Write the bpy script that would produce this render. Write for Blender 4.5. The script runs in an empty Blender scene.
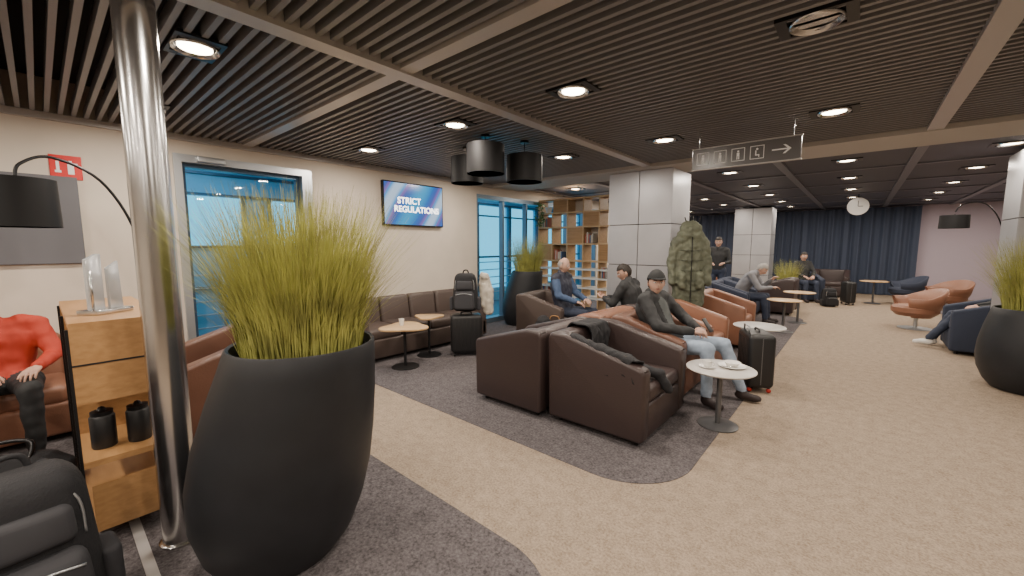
import bpy, bmesh, math, random
from mathutils import Vector as V, Matrix as M, noise
random.seed(7)
R=math.radians
scene=bpy.context.scene
COL=scene.collection

# ------------------------------------------------------------ materials
MC={}
def mat(name,col,rough=.5,metal=0.,var=None,bump=None,emis=None,spec=.5,coat=0.):
    if name in MC: return MC[name]
    m=bpy.data.materials.new(name); m.use_nodes=True
    nt=m.node_tree; b=nt.nodes['Principled BSDF']
    b.inputs['Base Color'].default_value=(*col,1)
    b.inputs['Roughness'].default_value=rough
    b.inputs['Metallic'].default_value=metal
    b.inputs['Specular IOR Level'].default_value=spec
    b.inputs['Coat Weight'].default_value=coat
    tc=nt.nodes.new('ShaderNodeTexCoord')
    if var:
        sc,amt=var[0],var[1]
        n=nt.nodes.new('ShaderNodeTexNoise'); n.inputs['Scale'].default_value=sc; n.inputs['Detail'].default_value=4
        nt.links.new(tc.outputs['Object'],n.inputs['Vector'])
        cr=nt.nodes.new('ShaderNodeValToRGB')
        cr.color_ramp.elements[0].position=.3; cr.color_ramp.elements[1].position=.7
        cr.color_ramp.elements[0].color=(*[c*(1-amt) for c in col],1)
        cr.color_ramp.elements[1].color=(*[min(1,c*(1+amt)) for c in col],1)
        nt.links.new(n.outputs['Fac'],cr.inputs['Fac']); nt.links.new(cr.outputs['Color'],b.inputs['Base Color'])
    if bump:
        n2=nt.nodes.new('ShaderNodeTexNoise'); n2.inputs['Scale'].default_value=bump[0]; n2.inputs['Detail'].default_value=3
        nt.links.new(tc.outputs['Object'],n2.inputs['Vector'])
        bp=nt.nodes.new('ShaderNodeBump'); bp.inputs['Strength'].default_value=bump[1]; bp.inputs['Distance'].default_value=.01
        nt.links.new(n2.outputs['Fac'],bp.inputs['Height']); nt.links.new(bp.outputs['Normal'],b.inputs['Normal'])
    if emis:
        b.inputs['Emission Color'].default_value=(*emis[0],1); b.inputs['Emission Strength'].default_value=emis[1]
    MC[name]=m; return m
def wood(name,c1,c2,rough=.4,sc=(1.5,10,22)):
    if name in MC: return MC[name]
    m=mat(name,c1,rough); nt=m.node_tree; b=nt.nodes['Principled BSDF']
    tc=nt.nodes.new('ShaderNodeTexCoord'); mp=nt.nodes.new('ShaderNodeMapping'); mp.inputs['Scale'].default_value=sc
    n=nt.nodes.new('ShaderNodeTexNoise'); n.inputs['Scale'].default_value=2; n.inputs['Detail'].default_value=5; n.inputs['Distortion'].default_value=.15
    cr=nt.nodes.new('ShaderNodeValToRGB'); cr.color_ramp.elements[0].color=(*c1,1); cr.color_ramp.elements[1].color=(*c2,1)
    cr.color_ramp.elements[0].position=.3; cr.color_ramp.elements[1].position=.7
    nt.links.new(tc.outputs['Object'],mp.inputs['Vector']); nt.links.new(mp.outputs['Vector'],n.inputs['Vector'])
    nt.links.new(n.outputs['Fac'],cr.inputs['Fac']); nt.links.new(cr.outputs['Color'],b.inputs['Base Color'])
    return m
def glassmat(name,tint=(.90,.98,1)):
    if name in MC: return MC[name]
    m=bpy.data.materials.new(name); m.use_nodes=True; nt=m.node_tree; nt.nodes.clear()
    o=nt.nodes.new('ShaderNodeOutputMaterial'); t=nt.nodes.new('ShaderNodeBsdfTransparent'); g=nt.nodes.new('ShaderNodeBsdfGlossy')
    g.inputs['Roughness'].default_value=.02; t.inputs['Color'].default_value=(*tint,1)
    mx=nt.nodes.new('ShaderNodeMixShader'); f=nt.nodes.new('ShaderNodeLayerWeight'); f.inputs['Blend'].default_value=.3
    mu=nt.nodes.new('ShaderNodeMath'); mu.operation='MULTIPLY_ADD'; mu.inputs[1].default_value=.25; mu.inputs[2].default_value=.04
    nt.links.new(f.outputs['Facing'],mu.inputs[0]); nt.links.new(mu.outputs[0],mx.inputs[0]); nt.links.new(t.outputs[0],mx.inputs[1]); nt.links.new(g.outputs[0],mx.inputs[2])
    nt.links.new(mx.outputs[0],o.inputs[0]); MC[name]=m; return m
def carpet(name,c1,c2,scale=70,lo=.25):
    m=mat(name,c1,.95,bump=(220,.5),spec=.1); nt=m.node_tree; b=nt.nodes['Principled BSDF']
    tc=nt.nodes.new('ShaderNodeTexCoord')
    n=nt.nodes.new('ShaderNodeTexNoise'); n.inputs['Scale'].default_value=scale; n.inputs['Detail'].default_value=5; n.inputs['Roughness'].default_value=.75
    n2=nt.nodes.new('ShaderNodeTexNoise'); n2.inputs['Scale'].default_value=14; n2.inputs['Detail'].default_value=6
    ad=nt.nodes.new('ShaderNodeMath'); ad.operation='MULTIPLY_ADD'; ad.inputs[1].default_value=1-lo
    mu=nt.nodes.new('ShaderNodeMath'); mu.operation='MULTIPLY'; mu.inputs[1].default_value=lo
    cr=nt.nodes.new('ShaderNodeValToRGB'); cr.color_ramp.elements[0].color=(*c1,1); cr.color_ramp.elements[1].color=(*c2,1)
    cr.color_ramp.elements[0].position=.36; cr.color_ramp.elements[1].position=.64
    for k in (n,n2): nt.links.new(tc.outputs['Object'],k.inputs['Vector'])
    nt.links.new(n2.outputs['Fac'],mu.inputs[0]); nt.links.new(n.outputs['Fac'],ad.inputs[0]); nt.links.new(mu.outputs[0],ad.inputs[2])
    nt.links.new(ad.outputs[0],cr.inputs['Fac']); nt.links.new(cr.outputs['Color'],b.inputs['Base Color'])
    return m

BEIGE=carpet('carpet_beige',(.205,.157,.115),(.43,.345,.265))
DARKC=carpet('carpet_dark',(.055,.048,.050),(.18,.162,.168),60,.2)
CREAM=mat('wall_cream',(.64,.565,.48),.8,var=(3,.04))
LILAC=mat('wall_lilac',(.48,.41,.48),.8)
SLAT=mat('slat_grey',(.20,.197,.205),.42)
VOID=mat('ceiling_void',(.018,.018,.02),.9)
BEAM=mat('beam_grey',(.48,.46,.45),.35,.2)
BAND=mat('band_plaster',(.50,.475,.44),.6)
FARC=mat('far_ceiling_navy',(.055,.058,.085),.5)
STEEL=mat('brushed_steel',(.60,.59,.58),.22,1.,var=(4,.1))
ALU=mat('aluminium',(.50,.52,.54),.35,.8)
PANEL=mat('metal_panel',(.45,.45,.47),.38,.45,var=(1.5,.10))
BLACK=mat('black_satin',(.012,.012,.013),.45)
BLACKM=mat('black_metal',(.02,.02,.022),.35,.5)
SHADE=mat('shade_black',(.010,.010,.011),.6,spec=.25)
POT=mat('planter_black',(.017,.018,.021),.5,var=(6,.15),spec=.35)
SOIL=mat('soil',(.05,.04,.02),.95,bump=(60,.8))
GRASS=mat('grass_yellow_green',(.34,.34,.085),.6,var=(9,.4))
DBROWN=mat('leather_dark_brown',(.044,.029,.028),.40,bump=(90,.15))
TAN=mat('leather_tan',(.25,.115,.07),.42,bump=(90,.15),var=(3,.15))
MBROWN=mat('leather_mid_brown',(.14,.066,.043),.42,bump=(90,.15),var=(3,.15))
TAUPE=mat('leather_taupe',(.080,.058,.050),.45,bump=(90,.15))
NAVY=mat('fabric_navy',(.028,.037,.065),.8,bump=(200,.3))
OAK=wood('oak',(.34,.18,.07),(.45,.25,.105))
OAKL=wood('oak_light',(.50,.32,.16),(.60,.41,.22))
WHITE=mat('white_glazed',(.8,.78,.74),.25)
WTOP=mat('table_top_pale',(.52,.49,.46),.35)
GTOP=mat('table_dark_grey',(.12,.12,.125),.35,.4)
DFAB=mat('cloth_black',(.015,.015,.018),.85,bump=(120,.4))
RED=mat('sign_red',(.65,.02,.02),.4)
GLASS=glassmat('window_glass')

# ------------------------------------------------------------ builders
def grp(name,loc=(0,0,0),yaw=0):
    e=bpy.data.objects.new(name,None); COL.objects.link(e); e.location=loc; e.rotation_euler=(0,0,R(yaw)); e.empty_display_size=.1
    return e
def mo(g,name,verts,faces,m,smooth=False,mi=None):
    me=bpy.data.meshes.new(name); me.from_pydata([tuple(v) for v in verts],[],faces); 
    for k in (m if isinstance(m,(list,tuple)) else [m]): me.materials.append(k)
    if mi: me.polygons.foreach_set('material_index',mi)
    if smooth: me.polygons.foreach_set('use_smooth',[True]*len(me.polygons))
    me.update(); o=bpy.data.objects.new(name,me); COL.objects.link(o)
    if g: o.parent=g
    return o
def bmo(g,name,bm,m,smooth=False,auto=True):
    bmesh.ops.recalc_face_normals(bm,faces=bm.faces)
    me=bpy.data.meshes.new(name); bm.to_mesh(me); bm.free(); me.materials.append(m)
    if smooth:
        me.polygons.foreach_set('use_smooth',[True]*len(me.polygons))
        if auto:
            try: me.set_sharp_from_angle(angle=R(38))
            except Exception: pass
    o=bpy.data.objects.new(name,me); COL.objects.link(o)
    if g: o.parent=g
    return o
def rbox(g,name,size,c,m,bev=.01,seg=3,rot=None):
    bm=bmesh.new(); bmesh.ops.create_cube(bm,size=1)
    for v in bm.verts: v.co=V((v.co.x*size[0],v.co.y*size[1],v.co.z*size[2]))
    if bev>0: bmesh.ops.bevel(bm,geom=bm.edges[:],offset=min(bev,min(size)*.49),segments=seg,affect='EDGES',profile=.5)
    T=M.Translation(c)
    if rot: T=T@(M.Rotation(R(rot[2]),4,'Z')@M.Rotation(R(rot[1]),4,'Y')@M.Rotation(R(rot[0]),4,'X'))
    bm.transform(T)
    return bmo(g,name,bm,m,bev>0,auto=(bev<.02))
def boxes(g,name,L,m):
    vs=[];fs=[]
    for (x0,x1,y0,y1,z0,z1) in L:
        b=len(vs)
        vs+=[(x0,y0,z0),(x1,y0,z0),(x1,y1,z0),(x0,y1,z0),(x0,y0,z1),(x1,y0,z1),(x1,y1,z1),(x0,y1,z1)]
        fs+=[tuple(b+i for i in f) for f in ((3,2,1,0),(4,5,6,7),(0,1,5,4),(1,2,6,5),(2,3,7,6),(3,0,4,7))]
    return mo(g,name,vs,fs,m)
def lathe(g,name,prof,m,c=(0,0,0),seg=32,offs=None,sq=(1,1)):
    vs=[];fs=[]
    for i,(r,z) in enumerate(prof):
        ox,oy=offs[i] if offs else (0,0)
        for k in range(seg):
            a=2*math.pi*k/seg; vs.append((c[0]+ox+max(r,1e-4)*math.cos(a)*sq[0],c[1]+oy+max(r,1e-4)*math.sin(a)*sq[1],c[2]+z))
    for i in range(len(prof)-1):
        for k in range(seg):
            a=i*seg+k;b=i*seg+(k+1)%seg; fs.append((a,b,b+seg,a+seg))
    if prof[0][0]>1e-3: fs.append(tuple(range(seg-1,-1,-1)))
    if prof[-1][0]>1e-3: fs.append(tuple((len(prof)-1)*seg+k for k in range(seg)))
    o=mo(g,name,vs,fs,m,True)
    try: o.data.set_sharp_from_angle(angle=R(40))
    except Exception: pass
    return o
def frame(d):
    d=d.normalized(); u=V((0,0,1)) if abs(d.z)<.9 else V((1,0,0)); a=d.cross(u).normalized(); return a,d.cross(a).normalized()
def tube(g,name,pts,r,m,seg=8,smoothn=6,rs=None):
    P=[V(p) for p in pts]; Q=[]
    if len(P)>2 and smoothn>1:
        for i in range(len(P)-1):
            p0=P[max(i-1,0)];p1=P[i];p2=P[i+1];p3=P[min(i+2,len(P)-1)]
            for s in range(smoothn):
                t=s/smoothn
                Q.append(.5*((2*p1)+(p2-p0)*t+(2*p0-5*p1+4*p2-p3)*t*t+(3*p1-p0-3*p2+p3)*t**3))
        Q.append(P[-1])
    else: Q=P
    vs=[];fs=[];a=None
    for i,q in enumerate(Q):
        d=(Q[min(i+1,len(Q)-1)]-Q[max(i-1,0)]).normalized()
        if a is None: a,b=frame(d)
        else:
            a=(a-d*a.dot(d)).normalized(); b=d.cross(a)
        for k in range(seg):
            t=2*math.pi*k/seg; vs.append(q+(a*math.cos(t)+b*math.sin(t))*r)
    for i in range(len(Q)-1):
        for k in range(seg):
            x=i*seg+k;y=i*seg+(k+1)%seg; fs.append((x,y,y+seg,x+seg))
    fs.append(tuple(range(seg-1,-1,-1))); fs.append(tuple((len(Q)-1)*seg+k for k in range(seg)))
    return mo(g,name,vs,fs,m,True)
def prism(g,name,pts,a0,a1,m,axis='y',bev=0,seg=3):
    bm=bmesh.new()
    def mk(p,h):
        if axis=='y': return (p[0],h,p[1])
        if axis=='z': return (p[0],p[1],h)
        return (h,p[0],p[1])
    f=bm.faces.new([bm.verts.new(mk(p,a0)) for p in pts])
    ex=bmesh.ops.extrude_face_region(bm,geom=[f])
    d=V(mk((0,0),a1))-V(mk((0,0),a0))
    bmesh.ops.translate(bm,verts=[e for e in ex['geom'] if isinstance(e,bmesh.types.BMVert)],vec=d)
    bmesh.ops.recalc_face_normals(bm,faces=bm.faces)
    if bev: bmesh.ops.bevel(bm,geom=bm.edges[:],offset=bev,segments=seg,affect='EDGES',profile=.5)
    return bmo(g,name,bm,m,bool(bev),auto=(bev<.02))
def capsule(vs,fs,p0,p1,r0,r1,seg=12,flat=None):
    p0=V(p0);p1=V(p1);d=p1-p0
    if d.length<1e-5: d=V((0,0,1e-4))
    a,b=frame(d);n=d.normalized();base=len(vs);rings=[]
    for i in range(1,5): rings.append((p0,r0,-math.pi/2+i*math.pi/8))
    for i in range(0,4): rings.append((p1,r1,i*math.pi/8))
    vs.append(p0-n*r0)
    for (c,r,t) in rings:
        for k in range(seg):
            s=2*math.pi*k/seg; vs.append(c+n*(r*math.sin(t))+(a*math.cos(s)+b*math.sin(s))*(r*math.cos(t)))
    vs.append(p1+n*r1); e=len(vs)-1
    if flat:
        fa=V(flat[0]).normalized()
        for i in range(base,e+1):
            q=V(vs[i]); t=(q-p0).dot(n); cc=p0+n*t; o=(q-cc).dot(fa); vs[i]=q-fa*o*(1-flat[1])
    for k in range(seg): fs.append((base,base+1+(k+1)%seg,base+1+k))
    for i in range(7):
        for k in range(seg):
            x=base+1+i*seg+k;y=base+1+i*seg+(k+1)%seg; fs.append((x,y,y+seg,x+seg))
    for k in range(seg): fs.append((base+1+7*seg+k,base+1+7*seg+(k+1)%seg,e))
def remesh(caps,voxel,smooth=3):
    vs=[];fs=[]
    for c in caps: capsule(vs,fs,c[0],c[1],c[2],c[3],flat=c[5] if len(c)>5 else None)
    me=bpy.data.meshes.new('t'); me.from_pydata([tuple(v) for v in vs],[],fs); me.update()
    o=bpy.data.objects.new('t',me); COL.objects.link(o)
    r=o.modifiers.new('r','REMESH'); r.mode='VOXEL'; r.voxel_size=voxel
    s=o.modifiers.new('s','SMOOTH'); s.factor=.5; s.iterations=smooth
    dg=bpy.context.evaluated_depsgraph_get(); out=bpy.data.meshes.new_from_object(o.evaluated_get(dg))
    bpy.data.objects.remove(o); return out
def segd(p,c):
    a=V(c[0]);b=V(c[1]);ab=b-a;l=ab.length_squared
    t=max(0,min(1,(p-a).dot(ab)/l)) if l>1e-9 else 0
    return (p-a-ab*t).length-(c[2]*(1-t)+c[3]*t)
def blob(g,name,caps,mats,voxel=.014,amp=0,ns=8,smooth=3,rules=None):
    me=remesh(caps,voxel,smooth); me.name=name
    labs=list(mats.keys())
    me.materials.clear()
    for l in labs: me.materials.append(mats[l])
    if len(labs)>1:
        idx=[]
        for p in me.polygons:
            c=p.center; best=min(caps,key=lambda k:segd(c,k)); idx.append(labs.index(best[4]))
        me.polygons.foreach_set('material_index',idx)
    if amp:
        nn=[v.normal.copy() for v in me.vertices]
        for v,n in zip(me.vertices,nn):
            q=v.co*ns; w=noise.noise(q)+.5*noise.noise(V((q.x*2.3,q.y*2.3,q.z*1.2))+V((5,3,1)))
            v.co=v.co+n*(w*amp)
    me.polygons.foreach_set('use_smooth',[True]*len(me.polygons)); me.update()
    o=bpy.data.objects.new(name,me); COL.objects.link(o); o.parent=g; return o
def drape(g,name,path,x0,x1,zf,m,seed=0,thick=.012,fold=.012,nx=60,ny=70):
    P=[V((p[0],p[1],p[2])) for p in path]; ds=[0]
    for i in range(1,len(P)): ds.append(ds[-1]+(P[i].xy-P[i-1].xy).length)
    def at(s):
        s*=ds[-1]
        for i in range(1,len(P)):
            if s<=ds[i]+1e-9:
                t=(s-ds[i-1])/(ds[i]-ds[i-1]); return P[i-1].lerp(P[i],t)
        return P[-1]
    vs=[];fs=[]
    for j in range(ny+1):
        for i in range(nx+1):
            u=i/nx; v=j/ny
            lo=.10*noise.noise(V((u*3.1,seed,0)))+.03; hi=1-.12*noise.noise(V((u*2.7,seed+4,1)))-.05
            s=min(1,max(0,lo+(hi-lo)*v)); q=(at(max(0,s-.02))+at(s)+at(min(1,s+.02)))/3
            ex0=x0+.06*noise.noise(V((v*4,seed+9,0))); ex1=x1+.08*noise.noise(V((v*4,seed+12,0)))
            x=ex0+(ex1-ex0)*u
            w=noise.noise(V((x*13+seed,v*4,seed)))+.6*noise.noise(V((x*24+v*5,v*9,seed+2)))+.9*abs(noise.noise(V((x*9-v*5,v*6,seed+7))))
            t=(at(min(1,s+.03))-at(max(0,s-.03))); n=V((-t.y,t.x)); n=n.normalized() if n.length>0 else V((0,1))
            off=.006+fold*(.7+w)
            vs.append((x+.02*noise.noise(V((u*5,v*5,seed))),q.x+n.x*off,q.y+zf(x)*q.z+n.y*off))
    for j in range(ny):
        for i in range(nx): a=j*(nx+1)+i; fs.append((a,a+1,a+nx+2,a+nx+1))
    o=mo(g,name,vs,fs,m,True); k=o.modifiers.new('s','SOLIDIFY'); k.thickness=thick; k.offset=1; return o

# ------------------------------------------------------------ room shell
boxes(None,'floor',[(-5.7,6,-5,17.2,-.1,0)],BEIGE)
def roundrect(x0,x1,y0,y1,r,corners):
    pts=[]
    for (cx,cy,a0,k) in ((x1,y0,-90,'br'),(x1,y1,0,'tr'),(x0,y1,90,'tl'),(x0,y0,180,'bl')):
        if k in corners:
            ox=cx+(-r if cx==x1 else r); oy=cy+(r if cy==y0 else -r)
            for i in range(13): t=R(a0+i*7.5); pts.append((ox+r*math.cos(t),oy+r*math.sin(t)))
        else: pts.append((cx,cy))
    return pts
prism(None,'carpet_inlay',roundrect(-5.5,-.78,2.33,10.6,.5,('br','tr')),.0,.004,DARKC,'z')
prism(None,'carpet_inlay.001',roundrect(-5.5,-.78,-4.9,1.48,.5,('br','tr')),.0,.004,DARKC,'z')
boxes(None,'trim_floor_strip',[(-4.6,-1.9,.205,.25,.003,.008)],BEAM)
D0,D1=.98,2.38
boxes(None,'wall_left',[(-5.7,-5.5,-5,D0,0,3),(-5.7,-5.5,D1,5.4,0,3),(-5.7,-5.5,10,17.2,0,3),(-5.7,-5.5,D0,D1,2.5,3),(-5.7,-5.5,5.4,10,2.5,3)],CREAM)
boxes(None,'wall_far',[(-5.7,6.2,17,17.2,0,3)],LILAC)
boxes(None,'wall_right',[(6,6.2,-5,17.2,0,3)],CREAM)
boxes(None,'wall_back',[(-5.7,6.2,-5.2,-5,0,3)],CREAM)
boxes(None,'baseboard_left',[(-5.5,-5.485,-5,D0,0,.08),(-5.5,-5.485,D1,5.4,0,.08),(-5.5,-5.485,10,17,0,.08)],BEAM)
boxes(None,'ceiling',[(-5.7,6.2,-5.2,17.2,3,3.1)],VOID)
S=[]
XB=[(-5.49,-2.47),(-2.35,.42),(.54,3.34),(3.46,5.99)]
y=-4.9
while y<5.78:
    if abs(y-1.67)>.08 and abs(y+2.5)>.08:
        for a,b in XB: S.append((a,b,y-.015,y+.015,2.70,2.78))
    y+=.08
boxes(None,'ceiling_slats',S,SLAT)
boxes(None,'trim_ceiling_beams',[(-2.47,-2.35,-5,5.8,2.67,2.99),(.42,.54,-5,5.8,2.67,2.99),(3.34,3.46,-5,5.8,2.67,2.99),
   (-5.49,-2.47,1.62,1.72,2.685,2.99),(-2.35,.42,1.62,1.72,2.685,2.99),(.54,3.34,1.62,1.72,2.685,2.99),(-5.49,-2.47,-2.56,-2.44,2.685,2.99),(-2.35,.42,-2.56,-2.44,2.685,2.99),(.54,3.34,-2.56,-2.44,2.685,2.99)],BEAM)
boxes(None,'trim_ceiling_band',[(-5.49,5.99,5.8,6.6,2.66,2.99)],BAND)
boxes(None,'ceiling_far',[(-5.49,5.99,6.6,17,2.72,2.99)],FARC)
B=[]
for x in (-5.3,-3.86,-2.41,-.965,.48,1.9): B.append((x-.05,x+.05,6.6,17,2.69,2.72))
for yy in (8.3,10.2,12.1,14.0,15.9): B.append((-5.49,5.99,yy-.03,yy+.03,2.70,2.72))
boxes(None,'trim_ceiling_far_beams',B,mat('beam_dark',(.18,.18,.21),.4,.3))
boxes(None,'trim_wall_top',[(-5.5,-5.46,-5,5.8,2.64,2.70)],BEAM)

def pane(g,name,x,y0,y1,z0,z1): mo(g,name,[(x,y0,z0),(x,y1,z0),(x,y1,z1),(x,y0,z1)],[(0,1,2,3)],GLASS)
# left glazed door + windows
g=grp('door_1')
F=[(-5.68,-5.46,D0,D0+.07,0,2.5),(-5.68,-5.46,D1-.12,D1,0,2.5),(-5.68,-5.46,D0+.07,D1-.12,2.42,2.5),(-5.64,-5.54,D0+.07,D1-.12,.0,.1)]
boxes(g,'frame',F,ALU); boxes(g,'inner_frame',[(-5.63,-5.55,D0+.07,D0+.11,.1,2.42),(-5.63,-5.55,D1-.16,D1-.12,.1,2.42),(-5.63,-5.55,D0+.11,D1-.16,2.38,2.42),(-5.63,-5.55,D0+.11,D1-.16,.1,.2)],mat('frame_dark_blue',(.05,.09,.14),.4,.5))
pane(g,'pane',-5.59,D0+.07,D1-.12,.1,2.42)
rbox(g,'closer',(.06,.25,.06),(-5.43,1.3,2.46),ALU,.01); tube(g,'handle',[(-5.54,D1-.15,.9),(-5.48,D1-.15,.95),(-5.48,D1-.15,1.3),(-5.54,D1-.15,1.35)],.012,ALU)
g=grp('window_1'); F=[(-5.66,-5.5,5.4,10,2.42,2.5),(-5.66,-5.5,5.4,10,0,.1)]
for yy in (5.4,6.15,6.9,7.7,8.5,9.3,9.94): F.append((-5.62,-5.52,yy,yy+.05,.1,2.42))
boxes(g,'frame',F,mat('frame_bluegrey',(.16,.22,.28),.4,.5)); pane(g,'pane',-5.6,5.4,10,.1,2.42)
# boarding corridor outside
CW=mat('corridor_panel',(.15,.42,.60),.55,var=(1.2,.12)); CD=mat('corridor_dark_frame',(.04,.10,.16),.4,.3)
L=[(-7.8,-7.7,-2,5,0,1.52),(-7.8,-7.7,-2,5,2.3,2.9),(-7.8,-7.7,5,18,0,.35),(-7.8,-7.7,5,18,2.6,2.9)]
FD=[(-7.7,-7.66,-2,18,2.3,2.34),(-7.7,-7.66,-2,5,1.50,1.54),(-7.7,-7.67,-2,5,.86,.9),(-7.7,-7.66,-2,18,2.62,2.66)]
yy=-1.17
while yy<4.9:
    L.append((-7.8,-7.7,yy-.38,yy,1.52,2.3)); FD+=[(-7.72,-7.66,yy-.02,yy+.03,1.52,2.32),(-7.72,-7.66,yy-.41,yy-.36,1.52,2.32),(-7.7,-7.685,yy-.2,yy-.19,0,1.5)]; yy+=1.26
yy=5.0
while yy<18: L.append((-7.8,-7.7,yy-.10,yy,.35,2.6)); FD.append((-7.72,-7.66,yy-.11,yy+.01,.3,2.64)); yy+=1.3
FD.append((-7.72,-7.66,5,18,1.2,1.25))
boxes(None,'wall_corridor',L,CW); boxes(None,'trim_corridor_frames',FD,CD)
boxes(None,'floor_corridor',[(-7.8,-5.7,-2,18,-.1,0)],mat('corridor_floor',(.06,.10,.14),.5))
boxes(None,'ceiling_corridor',[(-7.8,-5.7,-2,18,2.9,3)],CW)
g=grp('corridor_handrail')
for z in (.3,.5,.7,.9,1.1): tube(g,'rail_%d'%int(z*10),[(-7.4,-1.5,z),(-7.4,10,z)],.014,ALU,6)
for k in range(8): tube(g,'post_%d'%k,[(-7.4,-1.4+k*1.6,0),(-7.4,-1.4+k*1.6,1.1)],.018,ALU,6)
sk=bpy.data.worlds.new('World'); scene.world=sk; sk.use_nodes=True
sk.node_tree.nodes['Background'].inputs[0].default_value=(.09,.55,.84,1); sk.node_tree.nodes['Background'].inputs[1].default_value=2.0
def area(name,loc,power,size,col,rot=(0,0,0),parent=None,shape='DISK',sy=None):
    l=bpy.data.lights.new(name,'AREA'); l.energy=power; l.shape=shape; l.size=size; l.color=col
    if sy: l.size_y=sy
    o=bpy.data.objects.new(name,l); COL.objects.link(o); o.location=loc; o.rotation_euler=[R(a) for a in rot]
    if parent: o.parent=parent
    return o
for i,yy in enumerate((1.5,4.5,8.0)):  # unseen lamps added to fill the corridor with bluish daylight
    g=grp('corridor_fill_lamp',(-6.7,yy,2.88)); rbox(g,'housing',(.2,1.2,.03),(0,0,0),ALU,.005)
    area('tube',(0,0,-.03),26,.15,(.5,.8,1),parent=g,shape='RECTANGLE',sy=1.1)

# downlights
LC=(1,.88,.75)
DLE=mat('lamp_warm',(1,.9,.75),.5,emis=((1,.84,.62),22))
def downlight(x,y,z,on=True,pw=25):
    g=grp('downlight',(x,y,z))
    lathe(g,'reflector',[(.085,.03),(.105,-.004),(.115,-.012),(.12,-.006),(.12,.01)],STEEL,seg=24)
    boxes(g,'plate',[(-.17,.17,-.12,-.1,0,.02),(-.17,.17,.1,.12,0,.02),(-.17,-.12,-.1,.1,0,.02),(.12,.17,-.1,.1,0,.02)],BLACKM)
    if on:
        lathe(g,'lens',[(0,.0),(.085,.0),(.085,.02)],DLE,seg=24)
        area('bulb',(0,0,-.015),pw,.14,LC,parent=g)
    else:
        lathe(g,'lens',[(0,.02),(.08,.02),(.085,.03)],mat('lamp_dim',(.75,.72,.6),.15,.8,emis=((1,.9,.7),1.5)),seg=24)  # dim fitting: lens glows weakly, bulb below still emits a little
        area('bulb',(0,0,-.015),6,.14,LC,parent=g)
for x in (-4.6,-3.03,-1.71,-.25,1.25):  # rows behind and column right of the camera are unseen, added for fill
    for yy in (-3.0,-1.2,.69,2.7,4.57):
        if abs(x+.25)<.01 and yy==2.7: downlight(x,yy,2.69,False)
        else: downlight(x,yy,2.69,pw=33 if x>1 else 25)
for x in (-4.6,-3.1,-1.68,-.22,1.25,2.7):
    for yy in (7.4,9.3,11.2,13.1,15.0):
        if x>2 and yy<10: continue
        downlight(x,yy,2.71,pw=21)

# pillars
def pillar(x0,x1,y0,y1,nm='cladded_pillar',zs=(0,.62,1.24,1.86,2.66)):
    g=grp(nm); boxes(g,'core',[(x0+.02,x1-.02,y0+.02,y1-.02,0,2.67)],BLACK); L=[]; xm=(x0+x1)/2; ym=(y0+y1)/2;gp=.006
    for i in range(len(zs)-1):
        a,b=zs[i]+gp,zs[i+1]-gp
        for s,e in ((x0,xm),(xm,x1)): L+=[(s+gp,e-gp,y0,y0+.02,a,b),(s+gp,e-gp,y1-.02,y1,a,b)]
        L+=[(x0,x0+.02,y0+gp,y1-gp,a,b),(x1-.02,x1,y0+gp,y1-gp,a,b)]
    boxes(g,'cladding',L,PANEL); return g
pillar(-3.1,-2.1,6.0,6.8); pillar(-3.05,-2.05,14.3,15.1); pillar(1.36,2.3,7.35,8.1)

g=grp('steel_column',(-2.63,.375,0)); lathe(g,'shaft',[(.08,.012),(.08,2.69)],STEEL,seg=40); lathe(g,'collar',[(.095,.004),(.095,.012),(.082,.02)],STEEL,seg=40)

# ------------------------------------------------------------ planters
def potted(loc,yaw,H=1.05,s=1.,n=2400,gh=.72,spread=.30,name='potted_grass',straight=False):
    g=grp(name,loc,yaw)
    pr=[(.25,.006),(.28,.012),(.335,.1),(.382,.25),(.400,.42),(.392,.6),(.365,.8),(.338,.95),(.322,1.04),(.315,1.05),(.302,1.045),(.297,1.0),(.0,.99)]
    of=[0,0,.01,.022,.045,.078,.122,.155,.172,.174,.174,.174,.174]
    if straight: of=[0]*13
    prof=[(r*s,z*H/1.05) for i,(r,z) in enumerate(pr)]
    lathe(g,'pot',prof[:-1],POT,seg=48,offs=[(o*s,0) for o in of[:-1]])
    cx=of[-1]*s; lathe(g,'soil',[(0,1.0*H/1.05),(.295*s,1.0*H/1.05)],SOIL,c=(cx,0,0),seg=24)
    vs=[];fs=[];z0=1.0*H/1.05
    for i in range(n):
        a=random.uniform(0,6.283); rr=.26*s*math.sqrt(random.random()); bx,by=cx+rr*math.cos(a),rr*math.sin(a)
        a2=a+random.gauss(0,.5); h=gh*random.uniform(.5,1.08); out=spread*s*(rr/(.26*s)*.75+.25)*random.uniform(.2,1.15)
        if random.random()<.05: out*=1.6;h*=.9
        dx,dy=math.cos(a2),math.sin(a2); w=random.uniform(.0016,.0030); px,py=-math.sin(a2+random.uniform(-1,1)),math.cos(a2); b=len(vs)
        for k in range(5):
            t=k/4; o=out*t**1.7; z=z0+h*(t-.10*t*t*out/spread); ww=w*(1-t*.85)
            vs+=[(bx+dx*o-px*ww,by+dy*o-py*ww,z),(bx+dx*o+px*ww,by+dy*o+py*ww,z)]
        for k in range(4): fs.append((b+2*k,b+2*k+1,b+2*k+3,b+2*k+2))
    mo(g,'grass',vs,fs,GRASS)
    return g
potted((-2.18,.70,0),40,H=1.08,n=4600,spread=.31,gh=.76,s=1.02)
potted((-5.0,6.05,0),40,n=1500,s=.92)
potted((1.50,6.75,0),0,H=.88,s=1.10,n=2200,gh=.80,straight=True)
potted((-1.35,12.3,0),0,H=.6,s=.8,n=700,gh=.6,straight=True)

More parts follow.
